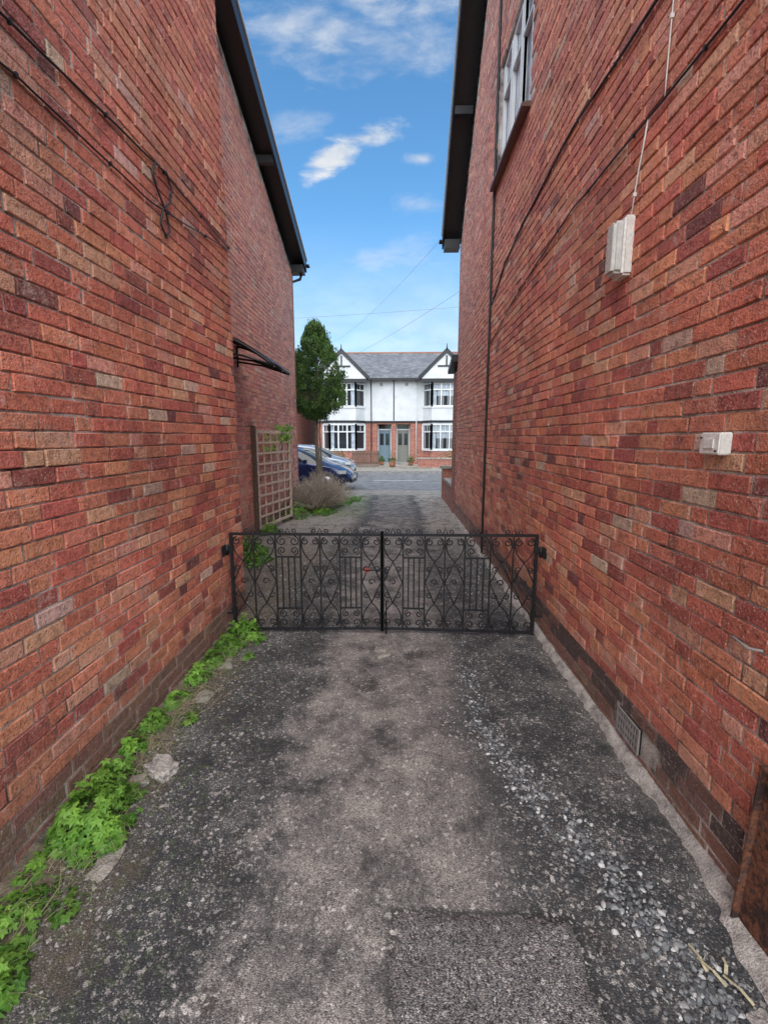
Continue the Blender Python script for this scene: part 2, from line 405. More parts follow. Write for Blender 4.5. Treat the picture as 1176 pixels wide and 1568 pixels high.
verge(hr,'roof_and_bargeboard',.91,8,10.42,5.84,1.0,6.5,1)
mb=MB(); mb.prism([(6.5,9.68),(2.6,5.76),(2.6,5.86),(6.5,9.78)],'x',.93,8,M['slate']); mb.build('rear_roof_slope',hr)
mb=MB(); y0,y1,z0,z1=W
fx=XR+.035
def wbar(a0,a1,b0,b1,p=0,mat='white'): mb.box(fx-p,fx+.05,a0,a1,b0,b1,M[mat])
wbar(y0,y1,z0+.012,z0+.07);wbar(y0,y1,z1-.06,z1);wbar(y0,y0+.06,z0+.07,z1-.06);wbar(y1-.06,y1,z0+.07,z1-.06)
for t in (1/3,2/3): ym=y0+(y1-y0)*t; wbar(ym-.03,ym+.03,z0+.07,z1-.06)
for i in range(3):
    a=y0+.06+(y1-y0-.12)*i/3+.02; b=y0+.06+(y1-y0-.12)*(i+1)/3-.02
    mb.box(fx-.012,fx+.03,a,a+.03,z0+.08,z1-.07,M['white']); mb.box(fx-.012,fx+.03,b-.03,b,z0+.08,z1-.07,M['white'])
    mb.box(fx-.012,fx+.03,a+.03,b-.03,z0+.08,z0+.11,M['white']); mb.box(fx-.012,fx+.03,a+.03,b-.03,z1-.42,z1-.385,M['white'])
mb.box(fx+.034,fx+.04,y0+.06,y1-.06,z0+.07,z1-.06,M['curtain'])
mb.prism([(XR-.085,z0-.05),(XR+.09,z0-.05),(XR+.09,z0+.012),(XR-.085,z0-.012)],'y',y0-.05,y1+.05,M['sill'])
mb.build('upper_window',hr)
# air brick
mb=MB(); y0,y1,z0,z1=vent
mb.box(XR-.004,XR+.03,y0+.006,y1-.006,z0+.006,z1-.006,M['black'])
for i in range(9): 
    y=y0+.016+i*(y1-y0-.032)/8; mb.box(XR-.012,XR-.0045,y-.004,y+.004,z0+.01,z1-.01,M['vent'])
for z in (z0+.010,z0+.05,z0+.096,z1-.010): mb.box(XR-.013,XR-.0042,y0+.003,y1-.003,z-.005,z+.005,M['vent'])
mb.box(XR-.0128,XR-.0041,y0+.002,y0+.012,z0+.004,z1-.004,M['vent']);mb.box(XR-.0128,XR-.0041,y1-.012,y1-.002,z0+.004,z1-.004,M['vent'])
mb.build('air_brick',hr)
mb=MB(); mb.prism([(10.0,3.28),(10.75,3.12),(10.75,3.2),(10.0,3.42)],'x',1.12,4,M['black']); mb.box(1.25,4,10.1,10.7,0,3.1,M['pbrick']); mb.build('front_bay',hr)
mb=MB(); mb.box(1.27,1.48,10.76,12.6,-.05,.55,M['pbrick']); mb.box(1.25,1.5,10.76,12.6,.552,.61,M['conc2']); mb.box(1.24,1.58,12.6,12.94,-.05,.86,M['pbrick']); mb.box(1.2,1.62,12.56,12.98,.862,.93,M['conc2'])
mb.box(1.62,7,12.66,12.88,-.05,.55,M['pbrick']); mb.build('garden_wall')
# ------------------------------------------------------------ ground
mb=MB(); mb.add([(-600,-600,-.14),(600,-600,-.14),(600,600,-.14),(-600,600,-.14)],[(0,1,2,3)],M['grassg']); mb.build('ground')
mb=MB(); nx=100;ny=330
xs=[-2.6+3.95*i/nx for i in range(nx+1)]; ys=[-1.5+15.1*j/ny for j in range(ny+1)]
vs=[(x,y,gz(x,y)) for y in ys for x in xs]
fs=[(j*(nx+1)+i,j*(nx+1)+i+1,(j+1)*(nx+1)+i+1,(j+1)*(nx+1)+i) for j in range(ny) for i in range(nx)]
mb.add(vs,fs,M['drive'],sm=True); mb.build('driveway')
mb=MB(); n=40
for j in range(n+1):
    for i in range(n+1):
        u=i/n; w=j/n; x=-.01+.63*u; y=.6+.80*w
        if w>.99: y-=.03*noise.noise((x*6,1,1))+.03*noise.noise((x*22,1,1)) 
        if u in (0,1): x+=.022*noise.noise((y*8,5,2))+.02*noise.noise((y*25,5,2))
        e=min(u,1-u,1-w)
        mb.v.append((x,y,gz(x,y)+(.0065 if e>.02 else -.002)))
k=mb.m(M['patch'])
for j in range(n):
    for i in range(n): mb.f.append((j*(n+1)+i,j*(n+1)+i+1,(j+1)*(n+1)+i+1,(j+1)*(n+1)+i)); mb.mi.append(k); mb.col.append((1,1,1)); mb.smooth.append(True)
mb.build('tarmac_patch')
mb=MB(); mb.box(-60,-2.6,12.3,13.6,-.13,-.03,M['soil']); mb.box(-9,-2.602,YLF+.1,12.3,-.13,-.03,M['soil']); mb.box(1.352,60,10.1,13.6,-.13,-.03,M['paveslab']); mb.build('front_garden')
mb=MB(); mb.box(-60,60,13.6,14.75,-.13,-.004,M['paveslab']); mb.build('pavement')
mb=MB(); mb.box(-60,60,14.75,14.9,-.13,.0,M['kerb']); mb.build('kerb')
mb=MB(); mb.add([(-60,14.8,-.05),(60,14.8,-.05),(60,22.9,-.05),(-60,22.9,-.05)],[(0,1,2,3)],M['road'])
for i in range(-14,15): 
    x=i*4-1; mb.add([(x,18.8,-.046),(x+2,18.8,-.046),(x+2,18.9,-.046),(x,18.9,-.046)],[(0,1,2,3)],M['white'])
mb.build('road')
mb=MB(); mb.box(-60,60,22.9,23.05,-.13,.05,M['kerb']); mb.build('kerb')
mb=MB(); mb.box(-60,60,23.05,24.9,-.13,.04,M['paveslab']); mb.build('pavement')
mb=MB(); mb.box(-60,60,24.9,29,-.13,.10,M['paveslab']); mb.build('front_garden')
mb=MB(); ys=[.3+i*.03 for i in range(325)]
prof=[]
for y in ys:
    w=.050+.045*noise.noise((y*2.5,0,0))+.035*noise.noise((y*12,4,0))+.015*noise.noise((y*30,4,0)); 
    if y<1.55: w+=.10*(1.55-y)/.5 if y>1.05 else .10
    h=.036+.012*noise.noise((y*5,2,0))
    prof.append([(XR+.02,y,h+.012),(XR-.012,y,h+.01),(XR-w*.7,y,h*.6+.012*noise.noise((y*20,0,5))),(XR-w,y,gz(XR-w,y)-.006)])
vs=[p for r in prof for p in r]; fs=[(i*4+k,i*4+k+1,i*4+k+5,i*4+k+4) for i in range(len(ys)-1) for k in range(3)]
mb.add(vs,fs,M['conc'],sm=True); mb.build('concrete_edging')
mb=MB(); ys=[.3+i*.03 for i in range(134)]; vs=[]
for y in ys:
    w=.20+.07*noise.noise((y*2.1,9,0))+.03*noise.noise((y*9,4,0))
    for k,(fx_,hz) in enumerate(((0,.03),(.35,.025),(.7,.02),(1,-.008))):
        vs.append((XL-.005+w*fx_,y,gz(XL+w*fx_,y)+hz*(1+.9*noise.noise((y*7,k*3.3,0)))))
fs=[(i*4+k,i*4+k+1,i*4+k+5,i*4+k+4) for i in range(len(ys)-1) for k in range(3)]
mb.add(vs,fs,M['soil'],sm=True); mb.build('soil_strip')
# ------------------------------------------------------------ stones
ico_v=[];t=(1+5**.5)/2
for a in ((-1,t,0),(1,t,0),(-1,-t,0),(1,-t,0),(0,-1,t),(0,1,t),(0,-1,-t),(0,1,-t),(t,0,-1),(t,0,1),(-t,0,-1),(-t,0,1)): ico_v.append(Vector(a).normalized())
ico_f=[(0,11,5),(0,5,1),(0,1,7),(0,7,10),(0,10,11),(1,5,9),(5,11,4),(11,10,2),(10,7,6),(7,1,8),(3,9,4),(3,4,2),(3,2,6),(3,6,8),(3,8,9),(4,9,5),(2,4,11),(6,2,10),(8,6,7),(9,8,1)]
def stone(mb,x,y,z,s,col,flat=.6):
    rot=Matrix.Rotation(U(0,6.28),3,'Z')@Matrix.Rotation(U(-.4,.4),3,'X')
    sc=Vector((s*U(.7,1.25),s*U(.6,1.0),s*flat*U(.7,1.1)))
    vs=[]
    for v in ico_v:
        q=Vector((v.x*sc.x,v.y*sc.y,v.z*sc.z))*U(.8,1.15); q=rot@q; vs.append((x+q.x,y+q.y,z+q.z))
    mb.add(vs,ico_f,M['stone'],col)
def scol():
    r=R()
    if r<.45: k=U(.06,.15); return (k,k*1.03,k*1.08)
    if r<.84: k=U(.17,.34); return (k,k*1.0,k*.99)
    k=U(.42,.72); return (k,k*.97,k*.92)
random.seed(21); mb=MB()
path=[(3.9,.57,.05),(3.4,.55,.06),(2.8,.50,.07),(2.4,.52,.09),(2.0,.66,.10),(1.6,.84,.11),(1.3,.95,.11),(1.05,1.0,.13),(.7,1.05,.15)]
def pc(y):
    for (a,xa,wa),(b,xb,wb) in zip(path,path[1:]):
        if b<=y<=a: t=(y-b)/(a-b); return xb+(xa-xb)*t, wb+(wa-wb)*t
    return .57,.05
for i in range(4200):
    y=.9+2.5*R()**1.35; cx,w=pc(y); x=random.gauss(cx,w*.58)
    if y>2.4 and R()<(y-2.4)*.9: continue
    if noise.noise((x*9,y*6,2))<-.28 : continue
    if x>XR-.08: continue
    s=U(.003,.008) if R()<.82 else U(.008,.0145)
    if y<2: s*=1.12
    stone(mb,x,y,gz(x,y)+s*.35,s,scol())
mb.build('gravel',None,True)
mb=MB()
def pcol():
    k=U(.12,.5); return (k,k*.95,k*.88)
for i in range(1500):
    y=.8+R()**1.3*9; lim=XL if y<YC else XF
    x=U(lim+.1,XR-.1)
    if abs(x)<.45 and R()<.6: continue
    s=U(.0025,.006) if R()<.95 else U(.007,.012); stone(mb,x,y,gz(x,y)+s*.3,s,pcol())
for i in range(700):
    y=U(.9,4.2); x=XL+abs(random.gauss(.2,.10)); s=U(.003,.010); stone(mb,x,y,gz(x,y)+s*.4,s,pcol())
for i in range(1500):
    y=U(4.5,13.3); x=random.choice((random.gauss(-1.2,.35),random.gauss(.95,.15),U(-2.4,1.1))); s=U(.006,.018)
    if x>XR-.05 or x<XF+.05: continue
    stone(mb,x,y,gz(x,y)+s*.3,s,pcol())
mb.build('scattered_pebbles',None,True)
def rubble(x,y,s,col,flat=.45,name='concrete_rubble'):
    import bmesh
    bm=bmesh.new(); bmesh.ops.create_icosphere(bm,subdivisions=4,radius=1)
    sd=U(0,99)
    for v in bm.verts:
        p=v.co.copy(); f=1+.40*noise.noise(p*1.1+Vector((sd,0,0)))+.22*noise.noise(p*3+Vector((sd,0,0)))+.08*noise.noise(p*9+Vector((sd,0,0)))
        q=Vector((max(-.75,min(.75,p.x)),max(-.75,min(.75,p.y)),max(-.6,min(.6,p.z))))*f*1.2
        v.co=Vector((q.x*s[0],q.y*s[1],q.z*s[2]))
    bmesh.ops.rotate(bm,verts=bm.verts,cent=(0,0,0),matrix=Matrix.Rotation(U(-.6,.6),3,'Z'))
    me=bpy.data.meshes.new(name); bm.to_mesh(me); bm.free(); me.materials.append(M['conc2' if col else 'conc'])
    o=bpy.data.objects.new(name,me); o.location=(x,y,gz(x,y)+s[2]*.45); scene.collection.objects.link(o)
rubble(-1.20,2.06,(.080,.055,.045),0); rubble(-1.27,1.98,(.04,.03,.025),1); rubble(-1.17,1.55,(.045,.075,.008),1); rubble(-1.28,2.75,(.05,.07,.010),1)
rubble(-1.3,3.2,(.05,.08,.012),1)
rubble(-.13,3.46,(.055,.03,.018),1,name='gate_stop_stone'); rubble(-.10,3.38,(.06,.025,.014),1,name='gate_stop_stone')
rubble(1.08,1.12,(.03,.025,.012),0)
# ------------------------------------------------------------ weeds
def leaf(mb,p,nrm,size,mat,c):
    nrm=nrm.normalized(); a=nrm.orthogonal().normalized(); a=Matrix.Rotation(U(0,6.28),3,nrm)@a; b=nrm.cross(a)
    vs=[tuple(p)]; K=10; lob=[.55,1,.6,1.05,.6,1.1,.6,1.05,.6,1.0]
    for i in range(K):
        an=-2.6+5.2*i/(K-1); r=size*lob[i]
        q=p+(a*math.cos(an)+b*math.sin(an))*r - nrm*r*.18*(i%2)
        vs.append(tuple(q))
    mb.add(vs,[(0,i,i+1) for i in range(1,K)],mat,(c,c,c))
def clump(mb,cx,cy,rx,ry,h,n,mat,s0=.013,s1=.030,stem=True,z0=None,wall=XL):
    for i in range(n):
        t=math.sqrt(R()); an=U(0,6.28); 
        t*=1+.55*noise.noise((math.cos(an)*1.7+cx*9,math.sin(an)*1.7+cy*9,3))
        x=cx+rx*t*math.cos(an); y=cy+ry*t*math.sin(an)
        if x<wall+.01: x=wall+.01+R()*.03
        hz=1+1.1*noise.noise((x*13,y*13,0))
        zt=h*max(.1,(1-t*t*.8))*U(.35,1)*max(.15,hz)
        base=(gz(x,y) if z0 is None else z0)
        p=Vector((x,y,base+.008+zt)); 
        nr=Vector((math.cos(an)*t*.7+U(-.6,.6),math.sin(an)*t*.7+U(-.6,.6),1))
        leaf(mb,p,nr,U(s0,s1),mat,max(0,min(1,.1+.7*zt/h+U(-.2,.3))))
        if stem and i%4==0: mb.tube([(cx+(x-cx)*.5,cy+(y-cy)*.5,base),tuple(p)],.0012,mat,3,caps=False,col=(.5,.5,.5))
random.seed(5); mb=MB()
for a in [(-1.36,1.76,.15,.20,.15,600),(-1.25,1.66,.12,.11,.09,220),(-1.40,1.98,.09,.12,.11,160),(-1.35,1.33,.11,.13,.06,110),(-1.27,1.12,.13,.12,.09,210),(-1.42,1.5,.06,.1,.05,40),
          (-1.43,2.20,.07,.10,.08,100),(-1.43,2.42,.08,.12,.09,150),(-1.42,2.68,.07,.12,.07,110),(-1.41,2.95,.08,.13,.09,150),(-1.40,3.2,.09,.12,.09,160),(-1.37,3.45,.12,.14,.12,220),(-1.33,3.7,.15,.14,.14,260),(-1.22,3.62,.12,.1,.05,80),
          (-1.27,1.90,.05,.06,.05,40),(-1.15,3.3,.05,.05,.03,25),(-1.25,2.5,.05,.08,.03,30),(-1.18,1.38,.06,.08,.03,25)]:
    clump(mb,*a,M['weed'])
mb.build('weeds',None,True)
mb=MB()
for i in range(1300):
    y=U(.95,3.6); x=XL+.03+abs(random.gauss(.12,.09)); an=U(0,6.28); L=U(.02,.12); z=gz(x,y)+.02
    k=U(.35,.7); col=(k,k*.8,k*.5) if R()<.7 else (.15*k*2,.3*k*2,.05)
    p=Vector((x,y,z)); q=p+Vector((math.cos(an)*L,math.sin(an)*L,U(0,.05)))
    if q.x<XL+.008: q.x=XL+.008
    mb.tube([tuple(p),tuple((p+q)/2+Vector((0,0,.012))),tuple(q)],.0012,M['straw'],3,r2=.0004,col=col,caps=False)
for i in range(4):
    y=U(1.15,1.3); x=U(1.0,1.1); an=U(-.5,.8)+1.5; L=U(.04,.09); p=Vector((x,y,gz(x,y)+.012)); q=p+Vector((math.cos(an)*L,math.sin(an)*L,.008))
    mb.beam(tuple(p),tuple((p+q)/2+Vector((.006,0,.004))),.010,.0012,M['straw'],col=(.6,.52,.33)); mb.beam(tuple((p+q)/2+Vector((.006,0,.004))),tuple(q),.007,.0012,M['straw'],col=(.55,.45,.28))
mb.build('dry_grass',None,True)
random.seed(9); mb=MB()
for a in [(-2.2,6.5,.25,.4,.22,500),(-1.95,6.1,.18,.3,.12,260),(-2.25,5.3,.2,.4,.25,420),(-2.2,9.7,.3,.5,.25,400),(-1.7,10.3,.3,.5,.10,350),(-1.5,11.8,.35,.7,.12,600),(-2.3,8.0,.15,.3,.2,250),(-1.2,12.5,.2,.5,.06,250),(-2.0,5.0,.2,.3,.15,250)]:
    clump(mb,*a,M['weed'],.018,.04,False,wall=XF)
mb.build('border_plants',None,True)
# dry shrub
random.seed(13); mb=MB()
for i in range(1700):
    an=U(0,6.28); t=math.sqrt(R()); bx=-1.88+.18*t*math.cos(an); by=10.9+.4*t*math.sin(an)
    d=Vector((math.cos(an)*t*U(.3,.85),math.sin(an)*t*U(.3,.7),U(.25,1.0)*(1.1-t*.5)))
    p=Vector((bx,by,0)); k=U(.34,.78); col=(k,k*.86,k*.70)
    q=p+d; mdl=p+d*.5+Vector((U(-.04,.04),U(-.04,.04),.06))
    mb.tube([tuple(p),tuple(mdl),tuple(q)],.004,M['straw'],3,r2=.002,col=col,caps=False)
    for _ in range(2):
        pp=p+d*U(.4,1); qq=pp+Vector((U(-.1,.1),U(-.1,.1),U(0,.12))); mb.tube([tuple(pp),tuple(qq)],.0025,M['straw'],3,col=col,caps=False)
mb.build('dry_shrub',None,True)
# ------------------------------------------------------------ tree
random.seed(17); te=empty('conifer_tree'); TX,TY=-2.20,12.6
mb=MB(); tp=[(TX,TY,-.05),(TX+.02,TY,.8),(TX-.03,TY,1.6),(TX,TY,2.4),(TX+.03,TY,3.4),(TX,TY,4.3)]
mb.tube(tp,.075,M['bark'],9,r2=.015); mb.tube([(TX,TY,.1),(TX+.1,TY+.02,.9),(TX+.06,TY,1.9),(TX+.15,TY,2.9)],.035,M['bark'],7,r2=.012)
for i in range(26):
    z=U(2.1,4.0); an=U(0,6.28); r=U(.3,.5); mb.tube([(TX,TY,z),(TX+math.cos(an)*r*.5,TY+math.sin(an)*r*.5,z+.12),(TX+math.cos(an)*r,TY+math.sin(an)*r,z+.4)],.018,M['bark'],5,r2=.005)
mb.build('trunk',te)
def tr(z):
    t=(z-2.2)/2.5
    if not 0<t<1: return 0
    return .72*(min(1,t/.16)**.6)*(1 if t<.45 else max(.0,1-((t-.45)/.55)**1.4*.90))
mb=MB(); cl=[]
for i in range(600):
    z=2.25+2.35*R()**1.1; an=U(0,6.28); r=tr(z)*(U(.2,1.08)**.5)*(1+.22*noise.noise((math.cos(an)*2,math.sin(an)*2,z*2.5))); cl.append((TX+r*math.cos(an),TY+r*math.sin(an),z,U(.06,.13),R()))
for i in range(8): cl.append((TX+U(-.05,.05),TY+U(-.05,.05),U(4.5,4.72),.05,R()))
for sx,sz in ((-.28,4.3),(.20,4.42),(.42,3.95),(-.47,3.8),(.1,4.55)):
    for i in range(4): cl.append((TX+sx+U(-.03,.03),TY+U(-.1,.1),sz+U(-.1,.12),.045,R()))
for cx,cy,cz,cr_,cc in cl:
    for k in range(48):
        d=Vector((random.gauss(0,1),random.gauss(0,1),random.gauss(0,1))).normalized()*cr_*U(.3,1.1)
        p=Vector((cx,cy,cz))+Vector((d.x,d.y,d.z*1.5))
        up=Vector((d.x*2+U(-.3,.3),d.y*2+U(-.3,.3),1)).normalized(); s=U(.025,.05); a=up.orthogonal().normalized()*s*.5; a=Matrix.Rotation(U(0,6.28),3,up)@a
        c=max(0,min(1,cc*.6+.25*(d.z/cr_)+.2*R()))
        mb.add([tuple(p-a),tuple(p+up*s*.5-a*.3),tuple(p+up*s*1.3),tuple(p+a)],[(0,1,2,3)],M['conifer'],(c,c,c))
mb.build('crown',te,True)
# ------------------------------------------------------------ trellis
tre=empty('trellis'); mb=MB()
A=Vector((-2.44,7.9,0)); B=Vector((-2.2,9.3,0)); D=(B-A); dn=D.normalized(); nn=Vector((dn.y,-dn.x,0))
nc=5; nr=9
for i in range(nc+1):
    p=A+D*(i/nc); mb.beam((p.x,p.y,.08),(p.x,p.y,1.84),.03 if 0<i<nc else .045,.014 if 0<i<nc else .04,M['wood'],up=tuple(nn))
for j in range(nr+1):
    z=.12+1.68*j/nr; p=A+nn*.014; q=B+nn*.014; mb.beam((p.x,p.y,z),(q.x,q.y,z),.014,.035 if 0<j<nr else .05,M['wood'])
mb.build('lattice',tre)
mb=MB(); mb.beam((A.x-.03,A.y-.06,0),(A.x-.03,A.y-.06,1.9),.08,.08,M['darkwood'],up=(0,1,0)); mb.beam((B.x-.02,B.y+.06,0),(B.x-.02,B.y+.06,1.85),.06,.06,M['darkwood'],up=(0,1,0)); mb.build('posts',tre)
random.seed(3); mb=MB()
for i in range(160):
    p=Vector((-2.24+U(-.12,.08),9.1+U(-.35,.35),U(1.6,1.95))); leaf(mb,p,Vector((U(-1,1),-1,U(0,1))),U(.02,.045),M['weed'],R())
for i in range(60):
    p=Vector((-2.40+U(-.05,.05),U(8.2,9.1),U(1.4,1.8))); leaf(mb,p,Vector((U(0,1),-1,U(0,1))),U(.02,.04),M['weed'],R())
mb.tube([(-2.3,9.0,0),(-2.26,9.1,.8),(-2.3,9.0,1.4),(-2.22,9.2,1.9)],.012,M['bark'],5)
mb.build('climbing_plant',None,True)
# ------------------------------------------------------------ door canopy
ce=empty('door_canopy'); mb=MB(); n=10; Y0,Y1=6.4,7.3
arc=[(XF+.01+.80*t, 2.70+.42*(1-t**1.5)) for t in [i/n for i in range(n+1)]]
prof=arc+[(x-.002,z-.014) for x,z in arc[::-1]]
mb.prism(prof,'y',Y0,Y1,M['black'])
for y in (Y0,(Y0+Y1)/2,Y1): mb.tube([(x,y,z-.035) for x,z in arc],.020,M['black'],6); mb.tube([(XF+.01,y,2.86),(XF+.4,y,2.80),(XF+.80,y,2.67)],.016,M['black'],6); mb.beam((XF+.012,y,2.78),(XF+.012,y,3.1),.03,.02,M['black'],up=(0,1,0))
mb.tube([(XF+.805,Y0,2.69),(XF+.805,Y1,2.69)],.020,M['black'],6)
mb.build('canopy_frame',ce)
# ------------------------------------------------------------ gates
def scroll(cx,cz,r,a0,turns,dr,n=18):
    return [(cx+(r*(1-.78*i/n))*math.cos(a0+dr*turns*2*math.pi*i/n), cz+(r*(1-.78*i/n))*math.sin(a0+dr*turns*2*math.pi*i/n)) for i in range(n+1)]
def bez(p0,p1,p2,p3,n=12):
    o=[]
    for i in range(n+1):
        t=i/n; a=(1-t)**3;b=3*(1-t)**2*t;c=3*(1-t)*t*t;d=t**3
        o.append((a*p0[0]+b*p1[0]+c*p2[0]+d*p3[0],a*p0[1]+b*p1[1]+c*p2[1]+d*p3[1]))
    return o
def gate(flip,ox,Yg,Wd):
    e=empty('wrought_iron_gate'); mb=MB(); T=M['iron']
    X=lambda u: ox+(Wd-u if flip else u)
    zb,zt=.045,.885
    sag=lambda u: -.022*(1-u/Wd)
    def line(pts,r=.0056): mb.tube([(X(u),Yg+U(-.001,.001),z+(sag(u) if z<.3 else 0)) for u,z in pts],r,T,5)
    def bar(u0,z0,u1,z1,w=.012): mb.beam((X(u0),Yg,z0+(sag(u0) if z0<.3 else 0)),(X(u1),Yg,z1+(sag(u1) if z1<.3 else 0)),w,w,T,up=(0,1,0))
    bar(0,zb-.03,0,zt+.01,.026); bar(Wd,zb-.02,Wd,zt+.03,.026)
    bar(0,zt,Wd,zt,.022); bar(0,zb,Wd,zb,.020)
    vs=[.385,.60,.94,1.125]; vs=[v*Wd/1.3 for v in vs]
    for v in vs: bar(v,zb,v,zt,.014)
    ed=[0]+vs+[Wd]
    for k in range(5):
        a,b=ed[k],ed[k+1]; c=(a+b)/2; hw=(b-a)/2
        if k in (1,3):
            z0,z1=zb+.19,zt-.20
            bar(a,z0,b,z0,.013); bar(a,z1,b,z1,.013)
            for t in (.25,.5,.75): bar(a+(b-a)*t,z0,a+(b-a)*t,z1,.012)
            for zc,s in ((zt-.1,1),(zb+.095,-1)):
                for sd in (-1,1):
                    r=min(hw*.42,.05)
                    line(scroll(c+sd*hw*.5,zc+s*.04,r,math.pi/2*s,1.35,-sd*s)); line(scroll(c+sd*hw*.5,zc-s*.045,r*.85,-math.pi/2*s,1.35,sd*s))
        else:
            subs=[(a,c),(c,b)] if hw>.16 else [(a,b)]
            for (p,q) in subs:
                m=(p+q)/2; h=(q-p)/2; mid=(zb+zt)/2
                for s in (1,-1):
                    E=zt if s>0 else zb
                    for sd in (-1,1):
                        r=h*.40
                        line(scroll(m+sd*h*.5,E-s*.062,r,math.pi/2*s+0,1.3,-sd*s))
                        line(bez((m+sd*h*.5,E-s*(.062-r)),(m+sd*h*1.15,E-s*.06),(m+sd*h*.9,E-s*.17),(m,E-s*.235)))
                        line(scroll(m+sd*h*.5,E-s*.30,r*.8,-math.pi/2*s,1.2,sd*s))
                        line([(m,E-s*.235),(m+sd*h*.93,mid)],.0055)
                line(scroll(m,mid,h*.34,0,1.0,1))
            if len(subs)>1: bar(c,zb,c,zt,.012)
        for sd in (-1,1): line(scroll(c+sd*min(.05,hw*.5),zt+.028,.024,-math.pi/2,1.2,sd,12),.0048)
        line([(c-.02,zt+.01),(c,zt+.055),(c+.02,zt+.01)],.0045)
    mb.build('scrollwork',e)
    mb=MB()
    for z in (.20,.76):
        mb.box(X(0)-.02,X(0)+.02,Yg-.02,Yg+.02,z-.02,z+.02,T)
    s=-1 if not flip else 1
    wallx=XL if not flip else XR
    mb.beam((X(0),Yg,.73),(wallx,Yg,.73),.02,.012,T); mb.beam((X(0),Yg,.17),(wallx,Yg,.17),.02,.012,T)
    mb.tube([(X(0)+s*.035,Yg-.01,.70),(X(0)+s*.035,Yg-.01,.79)],.014,T,8); mb.box(wallx-.012,wallx+.004,Yg-.04,Yg+.04,.69,.78,T)
    if not flip:
        mb.box(X(Wd)-.145,X(Wd)-.105,Yg-.02,Yg+.02,.555,.595,M['redplast']); mb.tube([(X(Wd)-.14,Yg-.02,.575),(X(Wd)+.02,Yg-.02,.575)],.006,T)
    else:
        mb.tube([(X(Wd)+.03,Yg-.015,-.0),(X(Wd)+.03,Yg-.015,.30),(X(Wd)+.05,Yg-.04,.31)],.006,T)
        mb.box(X(Wd)+.0,X(Wd)+.035,Yg-.02,Yg-.005,.54,.60,T)
    mb.build('hinges_and_latch',e); return e
gate(False,-1.43,3.80,1.295); gate(True,-.125,3.80,1.30)
# ------------------------------------------------------------ wall fittings
mb=MB(); yc,zc=2.74,2.72
def rbox(mb,x0,x1,y0,y1,z0,z1,mat,b=.012):
    mb.box(x0,x1,y0+b,y1-b,z0+b,z1-b,mat); mb.box(x0+b,x1,y0,y0+b*.999,z0+b,z1-b,mat); mb.box(x0+b,x1,y1-b*.999,y1,z0+b,z1-b,mat); mb.box(x0+b,x1,y0+b,y1-b,z0,z0+b*.999,mat); mb.box(x0+b,x1,y0+b,y1-b,z1-b*.999,z1,mat)
e=empty('bulkhead_wall_light')
rbox(mb,XR-.05,XR,yc-.065,yc+.065,zc-.15,zc+.15,M['pvc'])
mb.build('housing',e); mb=MB()
rbox(mb,XR-.095,XR-.052,yc-.05,yc+.05,zc-.135,zc+.13,M['lens'],.015)
for i in range(24): z=zc-.12+i*.0102; mb.box(XR-.099,XR-.094,yc-.034,yc+.034,z,z+.005,M['pvc'])
mb.build('ribbed_lens',e)
e=empty('junction_box'); mb=MB(); rbox(mb,XR-.045,XR,1.77,1.885,1.635,1.72,M['pvc'],.005); mb.build('case',e)
mb=MB(); mb.box(XR-.050,XR-.0455,1.80,1.855,1.66,1.695,M['pvc']); mb.tube([(XR-.05,1.785,1.65),(XR-.046,1.785,1.65)],.004,M['iron']); mb.tube([(XR-.05,1.872,1.70),(XR-.046,1.872,1.70)],.004,M['iron']); mb.build('lid_and_screws',e)
def cable(pts,x,r=.0045,mat='black',name='wall_cable'):
    mb=MB(); P=[]
    for i in range(len(pts)-1):
        (a,b),(c,d)=pts[i],pts[i+1]; n=max(2,int(math.hypot(c-a,d-b)/.08))
        for k in range(n): t=k/n; P.append((x+.004*noise.noise((a+(c-a)*t,0,i)),a+(c-a)*t,b+(d-b)*t+.012*noise.noise(((a+(c-a)*t)*2.5,i,0))))
    P.append((x,pts[-1][0],pts[-1][1])); mb.tube(P,r,M[mat],6)
    for k in range(3,len(P),7): 
        p=P[k]; mb.box(p[0]-.008,p[0]+.008,p[1]-.006,p[1]+.006,p[2]-.009,p[2]+.009,M[mat])
    return mb.build(name)
cr=XR-.011; clx=XL+.011
cable([(.5,3.6),(2.57,3.78),(3.7,3.89),(5.0,3.82),(5.75,3.72),(6.5,3.45)],cr,.009)
cable([(.8,3.22),(1.93,3.26),(2.575,3.27),(3.6,3.32),(5.2,3.18),(6.5,2.95)],cr,.006)
cable([(2.60,3.27),(2.66,3.05),(2.70,2.87)],cr,.004,'pvc')
cable([(6.56,7.6),(6.55,4.8),(6.56,2.0),(6.56,.02)],cr-.006,.017,'black','downpipe')
cable([(2.45,5.0),(2.46,3.27)],cr,.003,'pvc')
cable([(.6,3.2),(1.98,3.27),(3.08,3.36),(4.28,3.34)],clx,.006); cable([(.6,3.0),(1.98,3.09),(3.0,3.10),(3.7,3.22),(4.28,3.33)],clx,.005)
cable([(3.05,3.36),(3.0,3.28),(3.05,3.2),(3.14,3.12),(3.18,3.02),(3.12,2.97),(3.06,3.02),(3.1,3.12),(3.2,3.2),(3.24,3.3),(3.18,3.37),(3.08,3.35)],clx+.005,.006)
